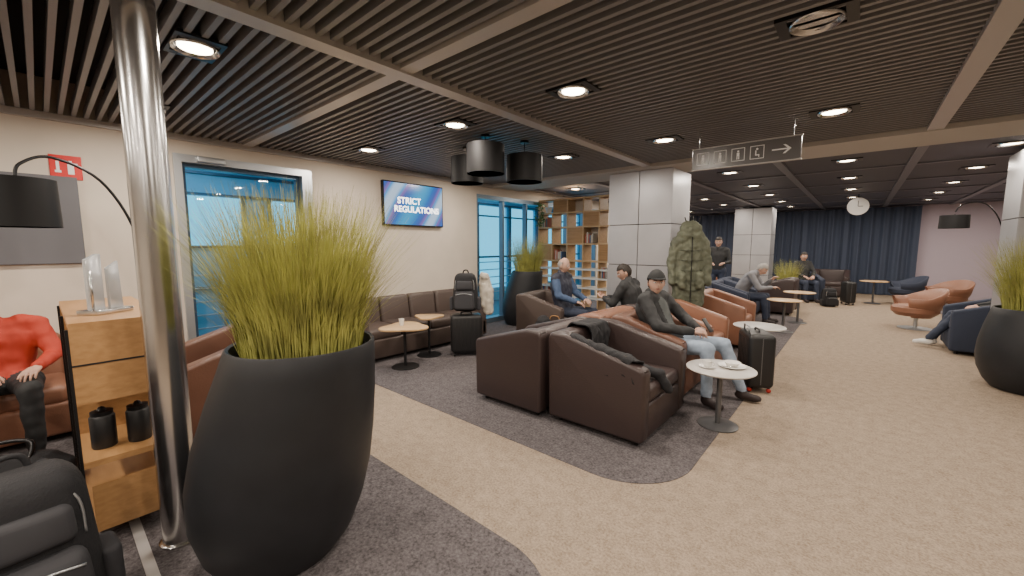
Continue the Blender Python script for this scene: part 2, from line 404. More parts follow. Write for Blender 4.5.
# ------------------------------------------------------------ furniture
def armchair(loc,yaw,m,name='leather_armchair',w=.86,d=.78):
    g=grp(name,loc,yaw); h=d/2
    prof=[(-h+.01,.05),(-h-.0,.76),(-h+.03,.80),(-h+.17,.80),(h-.03,.625),(h,.60),(h-.01,.05)]
    prism(g,'arm_left',prof,w/2-.13,w/2,m,'y',.03,4); prism(g,'arm_right',prof,-w/2,-w/2+.13,m,'y',.03,4)
    rbox(g,'back',(.17,w-.20,.745),(-h+.092,0,.425),m,.045,4,(0,-3,0))
    rbox(g,'seat_base',(d-.12,w-.24,.27),(.04,0,.185),m,.02); rbox(g,'seat_cushion',(d-.18,w-.265,.14),(.07,0,.385),m,.05,4)
    for i,(a,b) in enumerate(((1,1),(1,-1),(-1,1),(-1,-1))): lathe(g,'foot_%d'%i,[(.02,.0045),(.025,.06)],BLACK,c=(a*(h-.09),b*(w/2-.09),0),seg=12)
    return g
def sofa(loc,yaw,L,m,n=3,name='leather_sofa'):
    g=grp(name,loc,yaw); rbox(g,'base',(.74,L,.26),(0,0,.18),m,.03)
    for i in range(n):
        w=(L-.26)/n; yc=-L/2+.13+w*(i+.5)
        rbox(g,'seat_%d'%i,(.6,w-.01,.15),(.06,yc,.37),m,.05,4); rbox(g,'backrest_%d'%i,(.2,w-.01,.44),(-.27,yc,.57),m,.06,4,(0,-8,0))
    for s in (-1,1): rbox(g,'arm_%d'%s,(.74,.14,.56),(0,s*(L/2-.07),.33),m,.045,4)
    for i,(a,b) in enumerate(((1,1),(1,-1),(-1,1),(-1,-1))): lathe(g,'foot_%d'%i,[(.02,.0045),(.025,.07)],BLACK,c=(a*.3,b*(L/2-.1),0),seg=12)
    return g
def swivel(loc,yaw,m,name='swivel_armchair'):
    g=grp(name,loc,yaw); vs=[];fs=[];n=28
    for j,(off,zz) in enumerate([(.20,.22),(.28,.32),(.34,.46),(.38,1.0),(.345,1.0),(.31,.5),(.25,.42)]):
        for k in range(n):
            a=-2.35+4.7*k/(n-1)+math.pi; top=.58+.18*max(0,math.cos(a-math.pi))
            z=zz if zz<.9 else top
            vs.append((off*math.cos(a)*1.0,off*math.sin(a)*1.05,z))
    for j in range(6):
        for k in range(n-1): x=j*n+k; fs.append((x,x+1,x+1+n,x+n))
    for k in (0,n-1): fs.append(tuple(j*n+k for j in range(7)))
    mo(g,'shell',vs,fs,m,True)
    lathe(g,'seat',[(0,.25),(.26,.25),(.33,.32),(.33,.40),(.29,.44),(0,.45)],m,c=(.03,0,0)); lathe(g,'stem',[(.03,.02),(.03,.26)],ALU,seg=16)
    lathe(g,'foot_disc',[(.25,.004),(.25,.012),(.05,.03)],ALU); return g
def table(loc,r,h,top,base=GTOP,name='round_side_table',br=None):
    g=grp(name,loc); br=br or r*.6
    lathe(g,'top',[(0,h-.02),(r-.015,h-.02),(r,h-.010),(r,h-.004),(r-.006,h),(0,h)],top,seg=48)
    lathe(g,'stem',[(.022,.01),(.022,h-.02)],base,seg=16); lathe(g,'foot_disc',[(br,.0045),(br,.012),(br-.02,.018),(.03,.024)],base,seg=40); return g
def tritable(loc,yaw,r,h,top,name='wood_side_table'):
    g=grp(name,loc,yaw); pts=[]
    for k in range(60):
        a=2*math.pi*k/60; q=r*(1+.16*math.cos(3*a)); pts.append((q*math.cos(a),q*math.sin(a)))
    prism(g,'top',pts,h-.022,h,top,'z',.004,2)
    lathe(g,'stem',[(.018,.01),(.018,h-.02)],BLACKM,seg=16); lathe(g,'foot_disc',[(.17,.0045),(.17,.012),(.03,.02)],BLACKM); return g
def suitcase(loc,yaw,m,h=.55,w=.38,d=.23,name='cabin_suitcase',hand=.0,wheelm=None):
    g=grp(name,loc,yaw); z=.055
    rbox(g,'shell',(d,w,h-.05),(0,0,z+(h-.05)/2),m,.05,4)
    for k in range(7):
        yy=-w/2+.06+k*(w-.12)/6; 
        for s in (-1,1): rbox(g,'rib_%d_%d'%(k,s),(.008,.012,h-.17),(s*d/2,yy,z+(h-.05)/2),m,.003,2)
    boxes(g,'zip',[(-.004,.004,-w/2-.002,w/2+.002,z+.04,z+h-.09)],GTOP)
    for a in (-1,1):
        for b in (-1,1):
            lathe(g,'caster_%d_%d'%(a,b),[(.012,.03),(.012,.06)],BLACK,c=(a*(d/2-.04),b*(w/2-.05),0),seg=10)
            tube(g,'wheel_%d_%d'%(a,b),[(a*(d/2-.04),b*(w/2-.05)-.012,.027),(a*(d/2-.04),b*(w/2-.05)+.012,.027)],.022,wheelm or BLACK,14,1)
    zt=z+h-.05
    tube(g,'grip',[(0,-.07,zt-.005),(0,-.06,zt+.025),(0,.06,zt+.025),(0,.07,zt-.005)],.01,BLACK)
    if hand>0: tube(g,'trolley_handle',[(-d/2+.03,-.09,zt-.01),(-d/2+.03,-.09,zt+hand),(-d/2+.03,.09,zt+hand),(-d/2+.03,.09,zt-.01)],.009,ALU,8,1)
    return g
GREYF=mat('cloth_darkgrey',(.04,.04,.046),.8)
def backpack(loc,yaw,m,s=1.,name='backpack',trim=None):
    g=grp(name,loc,yaw); t=trim or m
    def soft(nm,size,c,bev,mm,taper=.8,amp=.006):
        bm=bmesh.new(); bmesh.ops.create_cube(bm,size=1); 
        for v in bm.verts: v.co=V((v.co.x*size[0],v.co.y*size[1],v.co.z*size[2]))
        bmesh.ops.bevel(bm,geom=bm.edges[:],offset=bev,segments=5,affect='EDGES',profile=.5); bmesh.ops.subdivide_edges(bm,edges=bm.edges[:],cuts=2,use_grid_fill=True)
        for v in bm.verts:
            q=v.co; k=1-(1-taper)*max(0,(q.z/size[2]+.5))**1.5; bul=1+.10*math.cos(min(1.5,abs(q.y/size[1])*3))*(q.x>0)
            n=noise.noise(q*11+V(c)*5)*amp+noise.noise(q*26)*amp*.4; q.x=q.x*k*bul+n; q.y=q.y*k+n*.5
        for v in bm.verts: v.co=(v.co+V(c))*s
        return bmo(g,nm,bm,mm,True,False)
    soft('body',(.22,.31,.46),(0,0,.235),.07,m); soft('front_pocket',(.09,.24,.22),(.125,0,.145),.035,t,.92); soft('upper_pocket',(.06,.20,.11),(.10,0,.325),.025,t,.92)
    for q in (-1,1):
        soft('side_pocket_%d'%q,(.12,.05,.16),(.01,q*.165,.10),.02,t,1.,.003)
        tube(g,'strap_%d'%q,[(-.09*s,q*.06*s,.44*s),(-.15*s,q*.08*s,.40*s),(-.17*s,q*.10*s,.25*s),(-.12*s,q*.13*s,.06*s)],.014*s,m)
    tube(g,'loop',[(-.05*s,-.035*s,.455*s),(-.05*s,-.02*s,.495*s),(-.05*s,.02*s,.495*s),(-.05*s,.035*s,.455*s)],.008*s,m)
    tube(g,'zip_upper',[(.09*s,-.115*s,.27*s),(.085*s,-.10*s,.39*s),(.07*s,0,.425*s),(.085*s,.10*s,.39*s),(.09*s,.115*s,.27*s)],.0035*s,ALU)
    tube(g,'zip_lower',[(.172*s,-.10*s,.22*s),(.176*s,0,.235*s),(.172*s,.10*s,.22*s)],.0035*s,ALU); return g

# central armchairs
armchair((-2.46,3.23,0),180,DBROWN,w=.92,d=.82); armchair((-1.57,3.30,0),0,DBROWN,w=.96,d=.88)
armchair((-1.60,4.36,0),0,MBROWN); armchair((-2.42,4.27,0),180,TAN)
armchair((-1.60,5.32,0),0,TAN); armchair((-2.41,5.22,0),180,DBROWN)
armchair((-3.68,5.22,0),10,TAUPE)
# coat over the second chair (rides over the near arm into the seat)
g=grp('black_coat',(-1.57,3.28,0))
def slope(x): return -.206*(x+.25) if x>-.25 else 0
drape(g,'cloth',[(-.475,.60,1),(-.472,.72,1),(-.455,.80,1),(-.42,.825,1),(-.35,.825,1),(-.315,.80,1),(-.30,.70,.8),(-.27,.56,.2),(-.2,.485,0),(0,.47,0),(.18,.475,0)][::-1],-.24,.36,slope,DFAB,3,fold=.014)
blob(g,'sleeve',[((.0,-.05,.52),(.2,-.12,.53),.06,.055,'b'),((.2,-.12,.53),(.40,-.06,.50),.052,.045,'b'),((.40,-.06,.50),(.465,-.04,.38),.045,.04,'b'),((-.1,.05,.53),(.05,.1,.52),.07,.06,'b')],{'b':DFAB},.012,.010,16)
drape(g,'collar',[(-.20,.44,0),(-.205,.74,0),(-.23,.83,0),(-.32,.84,0),(-.42,.835,0),(-.465,.79,0),(-.47,.62,0)],-.12,.22,lambda x:0,DFAB,8,fold=.010).data.transform(M(((0,1,0,0),(1,0,0,0),(0,0,1,0),(0,0,0,1))))
g=grp('black_coat',(-3.35,4.50,0))
blob(g,'cloth',[((-.15,-.15,.2),(.15,.1,.22),.14,.14,'b'),((-.1,.1,.22),(0,.1,.45),.14,.1,'b'),((0,0,.15),(.05,-.1,.4),.16,.08,'b'),((-.1,-.1,.13),(.12,.1,.13),.13,.13,'b')],{'b':DFAB},.016,.02,10)
# table in front
T=table((-.83,3.70,0),.27,.51,WTOP,br=.16)
g=grp('coffee_cup',(-.92,3.63,.51)); lathe(g,'saucer',[(.03,.0),(.035,.004),(.065,.012),(.063,.014),(.03,.008),(0,.008)],WHITE); lathe(g,'cup',[(.02,.009),(.026,.012),(.037,.045),(.038,.062),(.035,.062),(.033,.02),(0,.014)],WHITE)
tube(g,'ear',[(.036,0,.05),(.055,0,.048),(.052,0,.028),(.03,0,.022)],.004,WHITE)
g=grp('plate_with_bowl',(-.76,3.78,.51)); lathe(g,'plate',[(.06,0),(.07,.004),(.11,.016),(.107,.018),(.06,.008),(0,.008)],WHITE,seg=40); lathe(g,'bowl',[(.03,.008),(.04,.012),(.065,.045),(.062,.046),(.035,.018),(0,.016)],WHITE,seg=32)
tube(g,'spoon',[(.03,-.06,.03),(.0,-.09,.024),(-.06,-.11,.022)],.003,STEEL)
suitcase((-.78,4.98,0),25,BLACK,h=.62,w=.44,d=.26,hand=.06,wheelm=mat('wheel_red',(.5,.03,.02),.5))
# wall sofa & tables
sofa((-5.08,3.70,0),0,2.3,TAUPE,4); sofa((-5.08,-.2,0),0,1.9,TAN,3)
armchair((-4.2,1.0,0),-90,MBROWN)
tritable((-4.30,2.93,0),20,.28,.53,OAKL); tritable((-4.52,3.48,0),70,.19,.56,OAKL)
g=grp('paper_cup',(-4.36,2.93,.53)); lathe(g,'cup',[(.024,0),(.034,.085),(.031,.085),(.022,.004),(0,.004)],WHITE)
suitcase((-4.14,3.84,0),-40,BLACK,h=.58,w=.44,d=.26); backpack((-4.17,3.86,.62),-50,DFAB,1.15,trim=GREYF)
g=grp('cream_jacket',(-4.00,4.09,0),-50)
blob(g,'cloth',[((-.05,0,1.10),(.0,.03,.88),.05,.085,'b'),((.0,.03,.88),(.02,.04,.62),.085,.075,'b'),((-.14,-.06,1.12),(.0,.0,1.10),.04,.05,'b'),((.02,-.04,.97),(.05,-.03,.70),.05,.04,'b'),((-.14,-.06,1.12),(-.1,-.06,.98),.04,.05,'b')],{'b':mat('cloth_cream',(.5,.455,.38),.85)},.012,.012,16)

# ---- left shelf unit
g=grp('oak_shelf_unit')
x0,x1,y0,y1=-4.1,-2.87,.06,.42
L=[(x0,x1,y0,y1,1.14,1.17),(x0,x1,y0,y1,.76,.79),(x0,x1,y0,y1,.43,.46),(x0,x1,y0,y1,.08,.11)]
boxes(g,'shelves',L,OAK)
boxes(g,'end_panels',[(x1-.02,x1,y0,y1,.79,1.14),(x0,x0+.02,y0,y1,.79,1.14),(x1-.02,x1,y0+.02,y1-.02,.11,.33),(x0,x1-.02,y0+.19,y0+.21,.79,1.14),(x1-.5,x1-.48,y0,y1,.46,.76),(x0,x1-.02,y1-.02,y1,.11,.43)],OAK)
F=[]
for xx in (x0,x1-.02,x1-.62):
    for yy in (y0-.012,y1): F.append((xx,xx+.02,yy,yy+.012,.004,1.14))
boxes(g,'metal_frame',F,BLACKM); boxes(g,'shadow_gap',[(x1,x1+.004,y0,y1,.955,.963)],BLACK)
for i,(xx,yy) in enumerate(((-3.05,.15),(-3.02,.29))):
    g=grp('black_canister',(xx,yy,.46)); lathe(g,'body',[(.048,0),(.052,.01),(.052,.17),(.045,.18)],BLACK); lathe(g,'lid',[(.046,.18),(.046,.2),(.02,.205),(.012,.22),(0,.225)],BLACKM)
g=grp('glass_trophy',(-3.2,.22,1.17),35)
rbox(g,'plinth',(.12,.2,.025),(0,0,.0135),STEEL,.004,2)
FG=mat('frosted_glass',(.62,.64,.66),.15,.4)
prism(g,'slab',[(-.085,.025),(-.085,.30),(-.03,.33),(-.008,.33),(-.008,.025)],-.01,.01,FG,'x',.003,2)
prism(g,'slab_small',[(.01,.025),(.01,.25),(.07,.29),(.08,.025)],.0,.02,FG,'x',.003,2); tube(g,'rod',[(.03,-.085,.02),(.03,-.085,.24)],.006,STEEL,8,1)

# arc lamps
def arclamp(pts,shade,r,h,base):
    g=grp('arc_floor_lamp'); lathe(g,'foot',[(.16,.0045),(.16,.02),(.14,.03),(.02,.035)],BLACKM,c=base)
    tube(g,'arc',pts,.011,BLACKM); x,y,z=shade
    lathe(g,'shade',[(r,0),(r*.97,h),(.03,h),(.03,h-.004),(r*.96,h-.006),(r*.985,0)],SHADE,c=(x,y,z),seg=40)
    lathe(g,'bulb',[(0,.0),(.035,.02),(.04,.05),(.02,.1),(.0,.12)],mat('bulb_off',(.7,.65,.55),.3),c=(x,y,z+.1),seg=16); tube(g,'stem',[(x,y,z+.2),(x,y,z+h+.03)],.008,BLACKM,8,1)
arclamp([(-4.88,.62,.03),(-4.88,.62,1.2),(-4.88,.56,1.7),(-4.84,.38,2.08),(-4.78,.12,2.22),(-4.70,-.04,2.14),(-4.69,-.07,2.04)],(-4.69,-.07,1.68),.21,.35,(-4.88,.62,0))
arclamp([(2.15,12.4,.03),(2.15,12.4,1.4),(2.05,12.3,2.0),(1.8,12.1,2.35),(1.5,12,2.35),(1.4,12,2.2)],(1.4,12,1.88),.22,.26,(2.15,12.4,0))
# pendants
g=grp('pendant_lamp_cluster'); 
for i,(x,y,zt,r,h) in enumerate(((-3.08,3.16,2.60,.2,.30),(-2.92,3.62,2.54,.2,.29),(-3.62,3.40,2.58,.19,.3))):
    lathe(g,'shade_%d'%i,[(r,0),(r,h),(.03,h),(.03,h-.004),(r-.008,h-.008),(r-.006,0)],SHADE,c=(x,y,zt-h),seg=40)
    tube(g,'cord_%d'%i,[(x,y,zt-.02),(x,y,2.70)],.006,BLACKM,8,1); lathe(g,'canopy_%d'%i,[(.05,2.675),(.05,2.70)],BLACKM,c=(x,y,0),seg=20)
    lathe(g,'diffuser_%d'%i,[(0,.05),(r-.01,.05),(r-.01,.055)],mat('diffuser',(.7,.65,.6),.5,emis=((1,.85,.65),.35)),c=(x,y,zt-h),seg=32)
# TV
g=grp('wall_television',(-5.5,3.965,2.18)); rbox(g,'casing',(.06,1.14,.67),(.035,0,0),BLACK,.008,2)
m=mat('tv_screen',(.02,.02,.03),.2); nt=m.node_tree; b=nt.nodes['Principled BSDF']; tc=nt.nodes.new('ShaderNodeTexCoord')
mp=nt.nodes.new('ShaderNodeMapping'); mp.inputs['Rotation'].default_value=(R(32),0,0); wv=nt.nodes.new('ShaderNodeTexWave'); wv.bands_direction='Y'; wv.inputs['Scale'].default_value=.42; wv.inputs['Distortion'].default_value=1.2; cr=nt.nodes.new('ShaderNodeValToRGB')
cr.color_ramp.elements[0].color=(.01,.34,.66,1); cr.color_ramp.elements[1].color=(.50,.66,.85,1); cr.color_ramp.elements[1].position=.98
for p,c in ((.35,(.01,.14,.50)),(.6,(.05,.10,.42)),(.75,(.22,.12,.42)),(.86,(.05,.32,.70))):
    e=cr.color_ramp.elements.new(p); e.color=(*c,1)
nt.links.new(tc.outputs['Object'],mp.inputs['Vector']); nt.links.new(mp.outputs['Vector'],wv.inputs['Vector']); nt.links.new(wv.outputs['Fac'],cr.inputs['Fac']); nt.links.new(cr.outputs['Color'],b.inputs['Emission Color']); b.inputs['Emission Strength'].default_value=1.1
boxes(g,'screen',[(.065,.068,-.55,.55,-.315,.315)],m)
def text(g,s,loc,size,m,rotm):
    c=bpy.data.curves.new('lettering','FONT'); c.body=s; c.size=size; c.align_x='CENTER'; c.align_y='CENTER'; c.extrude=.001; c.materials.append(m); c.offset=.003
    o=bpy.data.objects.new('lettering',c); COL.objects.link(o); o.parent=g; o.matrix_local=M.Translation(loc)@rotm
    return o
RX=M(((0,0,1,0),(1,0,0,0),(0,1,0,0),(0,0,0,1)))
WE=mat('text_white',(1,1,1),.5,emis=((1,1,1),2.6))
text(g,'STRICT',(.072,-.11,.05),.135,WE,RX); text(g,'REGULATIONS',(.072,.04,-.08),.13,WE,RX)
# fire sign + dark panel
g=grp('fire_extinguisher_sign',(-5.5,.22,2.245)); rbox(g,'plate',(.01,.2,.21),(.006,0,0),RED,.003,1)
WS=mat('sign_white',(.85,.85,.85),.5)
boxes(g,'pictogram',[(.012,.014,.01,.05,-.06,.04),(.012,.014,.02,.04,.04,.06),(.012,.014,-.07,-.03,-.05,-.03),(.012,.014,-.06,-.04,-.03,.05),(.012,.014,.05,.075,.03,.04)],WS)
g=grp('grey_wall_panel',(-5.5,-.4,1.77)); rbox(g,'board',(.03,1.36,.78),(.016,0,0),mat('panel_grey',(.14,.14,.155),.7),.004,1)

# hanging direction sign
g=grp('hanging_direction_sign',(-.92,4.5,2.42))
rbox(g,'board',(.93,.02,.2),(0,0,0),mat('sign_smoke',(.13,.125,.125),.25),.004,1); boxes(g,'rim',[(-.47,.47,-.013,.013,.1,.108),(-.47,.47,-.013,.013,-.108,-.1)],BEAM)
for x in (-.4,.4): tube(g,'rod_%d'%int(x*10),[(x,0,.1),(x,0,.27)],.004,ALU,6,1)
P=[]
for i,x in enumerate((-.36,-.2,-.04,.12)):
    w=.058
    P+=[(x-w,x+w,-.013,-.0105,.055,.061),(x-w,x+w,-.013,-.0105,-.061,-.055),(x-w,x-w+.006,-.013,-.0105,-.061,.061),(x+w-.006,x+w,-.013,-.0105,-.061,.061)]
    lathe(g,'icon_head_%d'%i,[(0,-.001),(.010,-.001),(.010,.0)],WS,c=(x,-.011,.03),seg=12).data.transform(M.Translation((x,-.011,.03))@M.Rotation(R(90),4,'X')@M.Translation((-x,.011,-.03)))
    if i!=3: P+=[(x-.012,x+.012,-.013,-.0105,-.015,.017),(x-.012,x-.003,-.013,-.0105,-.045,-.015),(x+.003,x+.012,-.013,-.0105,-.045,-.015)]
    else: P+=[(x-.015,x-.005,-.013,-.0105,-.02,.017),(x-.015,x+.02,-.013,-.0105,-.03,-.02),(x+.012,x+.02,-.013,-.0105,-.045,-.03)]
boxes(g,'icons',P,WS)
prism(g,'arrow',[(.24,-.006),(.36,-.006),(.325,-.04),(.345,-.04),(.39,0),(.345,.04),(.325,.04),(.36,.006),(.24,.006)],-.013,-.0105,WS,'y')

# bookshelf divider
g=grp('display_bookshelf',(-5.40,7.2,0)); xs=[0,.36,.74,1.12,1.48,1.85]; zs=[.05,.45,.85,1.2,1.55,1.9,2.2,2.48]
boxes(g,'uprights',[(x-.012,x+.012,0,.34,.004,zs[-1] if i!=1 else zs[-2]) for i,x in enumerate(xs)],OAKL)
boxes(g,'boards',[(0,1.85,-.005,.345,z,z+.03) for z in zs[3:]]+[(0,.74,-.005,.345,zs[0],zs[0]+.03)],OAKL)
boxes(g,'pale_boards',[(0,1.85,-.008,.345,z,z+.035) for z in (zs[1],zs[2],1.03,.65)],WHITE)
boxes(g,'box_fronts',[(.75,1.11,.0,.015,1.58,1.9),(1.49,1.84,0,.015,1.23,1.55),(.01,.35,0,.015,1.23,1.55),(1.13,1.47,0,.015,1.93,2.2),(.37,.73,.02,.03,2.22,2.48)],OAK)
boxes(g,'back_panels',[(.37,.73,.30,.31,1.23,1.55),(1.13,1.47,.30,.31,1.58,1.9),(.75,1.11,.3,.31,2.23,2.48)],mat('shelf_back_pale',(.6,.55,.5),.6))
g2=grp('shelf_books',(-5.40,7.2,0)); bc=[mat('book_%d'%i,c,.7) for i,c in enumerate(((.4,.12,.08),(.08,.13,.25),(.6,.5,.35),(.15,.15,.15),(.6,.55,.5)))]
for (xa,xb,z) in ((.4,.62,1.235),(1.15,1.35,1.585),(.05,.25,1.935),(1.52,1.7,.89),(.1,.28,.49)):
    x=xa;k=0
    while x<xb-.03:
        w=random.uniform(.02,.04); hh=random.uniform(.15,.22); rbox(g2,'book_%d'%k,(w-.002,.17,hh),(x+w/2,.12,z+hh/2+.002),random.choice(bc),.003,1); x+=w;k+=1
g=grp('shelf_vase',(-4.1,7.35,1.932)); lathe(g,'vase',[(.04,0),(.07,.06),(.05,.14),(.025,.18),(.035,.2)],WHITE)
g=grp('trailing_plant',(-5.2,7.1,2.2))
vs=[];fs=[]
for i in range(160):
    a=random.uniform(0,6.28);r=random.uniform(.02,.13);z=random.uniform(-.25,.25);c=V((r*math.cos(a),-.12+r*math.sin(a)*.6,z)); u=V((random.uniform(-1,1),random.uniform(-1,1),random.uniform(-1,1)))*.03; w=V((random.uniform(-1,1),random.uniform(-1,1),random.uniform(-1,1)))*.02; b=len(vs); vs+=[c-u,c-w,c+u,c+w]; fs.append((b,b+1,b+2,b+3))
mo(g,'leaves',vs,fs,mat('leaf_green',(.05,.14,.03),.6)); lathe(g,'pot',[(.05,0),(.08,.12),(.075,.12),(0,.1)],WHITE,c=(0,.2,.035))

# curtain
vs=[];fs=[];n=420
for k in range(n+1):
    x=-5.45+6.75*k/n; yy=16.86+.055*math.sin(x*19+.8*math.sin(x*3.1))+.015*math.sin(x*47)
    vs+=[(x,yy,.02),(x,yy-.01,1.4),(x,yy,2.69)]
for k in range(n):
    for j in range(2): a=k*3+j; fs.append((a,a+3,a+4,a+1))
o=mo(None,'navy_curtain',vs,fs,mat('curtain_navy',(.045,.060,.10),.8),True)
g=grp('wall_clock',(-.1,12.5,2.44)); 
o=lathe(g,'face',[(0,-.02),(.19,-.02),(.2,-.015),(.2,.02),(0,.02)],WHITE,seg=40); o.data.transform(M.Rotation(R(90),4,'X')); tube(g,'hanger',[(0,0,.19),(0,0,.29)],.01,BLACKM,8,1)
boxes(g,'hands',[(-.006,.006,-.026,-.022,0,.13),(0,.09,-.026,-.022,-.006,.006)],BLACK)

# mid/right furniture
table((-.93,6.05,0),.30,.50,WTOP,br=.17); armchair((-1.95,8.35,0),0,NAVY,'navy_armchair'); armchair((-1.95,9.3,0),0,NAVY,'navy_armchair'); armchair((-2.0,10.3,0),0,NAVY,'navy_armchair')
table((-.95,8.55,0),.27,.58,OAKL,br=.16); table((-.85,9.75,0),.27,.62,OAKL,br=.16)
armchair((-1.6,7.1,0),0,TAN)
swivel((.88,10.5,0),200,TAN); swivel((1.6,13.4,0),220,TAN); swivel((1.0,14.6,0),200,NAVY)
armchair((1.44,8.75,0),180,NAVY,'navy_armchair')
table((.35,14.3,0),.3,.6,OAKL); sofa((2.6,11.6,0),180,2.2,DBROWN,3)
armchair((-1.2,13.9,0),-60,NAVY,'navy_armchair'); armchair((-.6,15.6,0),-90,DBROWN); armchair((-3.2,11.9,0),0,TAN); table((-2.3,12.2,0),.27,.6,OAKL); armchair((-1.4,11.0,0),180,DBROWN)
suitcase((-.15,13.6,0),20,BLACK,h=.6); backpack((-.5,12.9,0),-60,DFAB,1.)
g=grp('yellow_tote_standin',(-3.32,4.83,.0),20); prism(g,'bag',[(-.13,.006),(-.14,.36),(.14,.36),(.13,.006)],-.05,.05,mat('tote_yellow',(.65,.38,.08),.7),'y',.02,3); tube(g,'handle',[(-.07,0,.35),(-.06,0,.5),(.06,0,.5),(.07,0,.35)],.008,OAK)  # tote stands in for a yellowish wooden chair back
# coat on stand beside the pillar
g=grp('coat_stand',(-1.86,6.18,0)); lathe(g,'foot',[(.17,.0045),(.17,.02),(.03,.03)],BLACKM); tube(g,'pole',[(0,0,.02),(0,0,1.97)],.015,BLACKM,8,1)
for a in range(4): tube(g,'hook_%d'%a,[(0,0,1.86),(.08*math.cos(a*1.57),.08*math.sin(a*1.57),1.88),(.11*math.cos(a*1.57),.11*math.sin(a*1.57),1.95)],.008,BLACKM)
OLIVE=mat('parka_olive',(.105,.115,.078),.7,var=(10,.28),bump=(30,.5))
g=grp('olive_parka',(-1.82,5.98,0),35)
fl=((0,1,0),.62)
cc=[((-.07,.0,1.76),(.07,.0,1.76),.085,.085,'b'),((-.05,.02,1.82),(.05,.02,1.82),.065,.065,'b'),((-.17,0,1.61),(.17,0,1.61),.072,.072,'b'),((-.1,0,1.68),(.1,0,1.68),.085,.085,'b')]
for s in (-1,1):
    cc+=[((s*.09,0,1.58),(s*.10,0,.74),.115,.13,'b',fl),((s*.20,0,1.57),(s*.245,.0,1.30),.068,.064,'b'),((s*.245,0,1.30),(s*.24,-.05,1.02),.062,.052,'b'),((s*.12,-.09,1.12),(s*.12,-.09,.98),.055,.055,'b')]
cc.append(((0,0,1.55),(0,0,.74),.12,.14,'b',fl))
blob(g,'cloth',cc,{'b':OLIVE},.012,.015,16,2)
for k,z in enumerate((1.48,1.34,1.20,1.06,.92,.78)): tube(g,'quilt_seam_%d'%k,[(-.19,-.035,z),(-.09,-.086,z-.01),(0,-.094,z-.012),(.09,-.086,z-.01),(.19,-.035,z)],.004,mat('seam_dark_olive',(.04,.045,.03),.8))
tube(g,'front_zip',[(0,-.09,1.66),(0,-.10,1.2),(0,-.104,.68)],.006,BLACKM)

# ------------------------------------------------------------ people
SKIN=mat('skin',(.54,.33,.25),.5,var=(12,.06)); LIP=mat('lips',(.38,.14,.12),.5); EW=mat('eye_white',(.75,.73,.7),.2); IR=mat('iris',(.03,.02,.015),.2)
def hand(g,w,d,n,side,curl=.5,nm='hand',vox=.005):
    d=V(d).normalized(); n=V(n); n=(n-d*n.dot(d)).normalized(); l=d.cross(n)*side; w=V(w)
    C=[]
    kn=[.034,.012,-.011,-.032]; ln=[.070,.080,.074,.058]
    for i in range(4):
        k=w+d*(.088-.004*abs(i-1))+l*kn[i]; C.append((w+d*.012+l*kn[i]*.6,k,.014,.0125,'b')); p=k;dd=d.copy();ang=0
        for s,f in enumerate((.45,.32,.23)):
            ang+=curl*(.75,.9,.6)[s]; q=p+(d*math.cos(ang)+n*math.sin(ang)+l*kn[i]*1.2).normalized()*ln[i]*f
            C.append((p,q,.0088-.0008*s,.0082-.0009*s,'b')); p=q
    t0=w+d*.022+l*.026; t1=t0+(d*.62+l*.7+n*.35).normalized()*.042; t2=t1+(d*.85+l*.25+n*.45).normalized()*.032; t3=t2+(d*.95+n*.4).normalized()*.024
    C+=[(t0,t1,.015,.0115,'b'),(t1,t2,.0105,.0095,'b'),(t2,t3,.0095,.008,'b'),(w-d*.03,w+d*.02,.024,.022,'b')]
    return blob(g,nm,C,{'b':SKIN},vox,0,smooth=1)
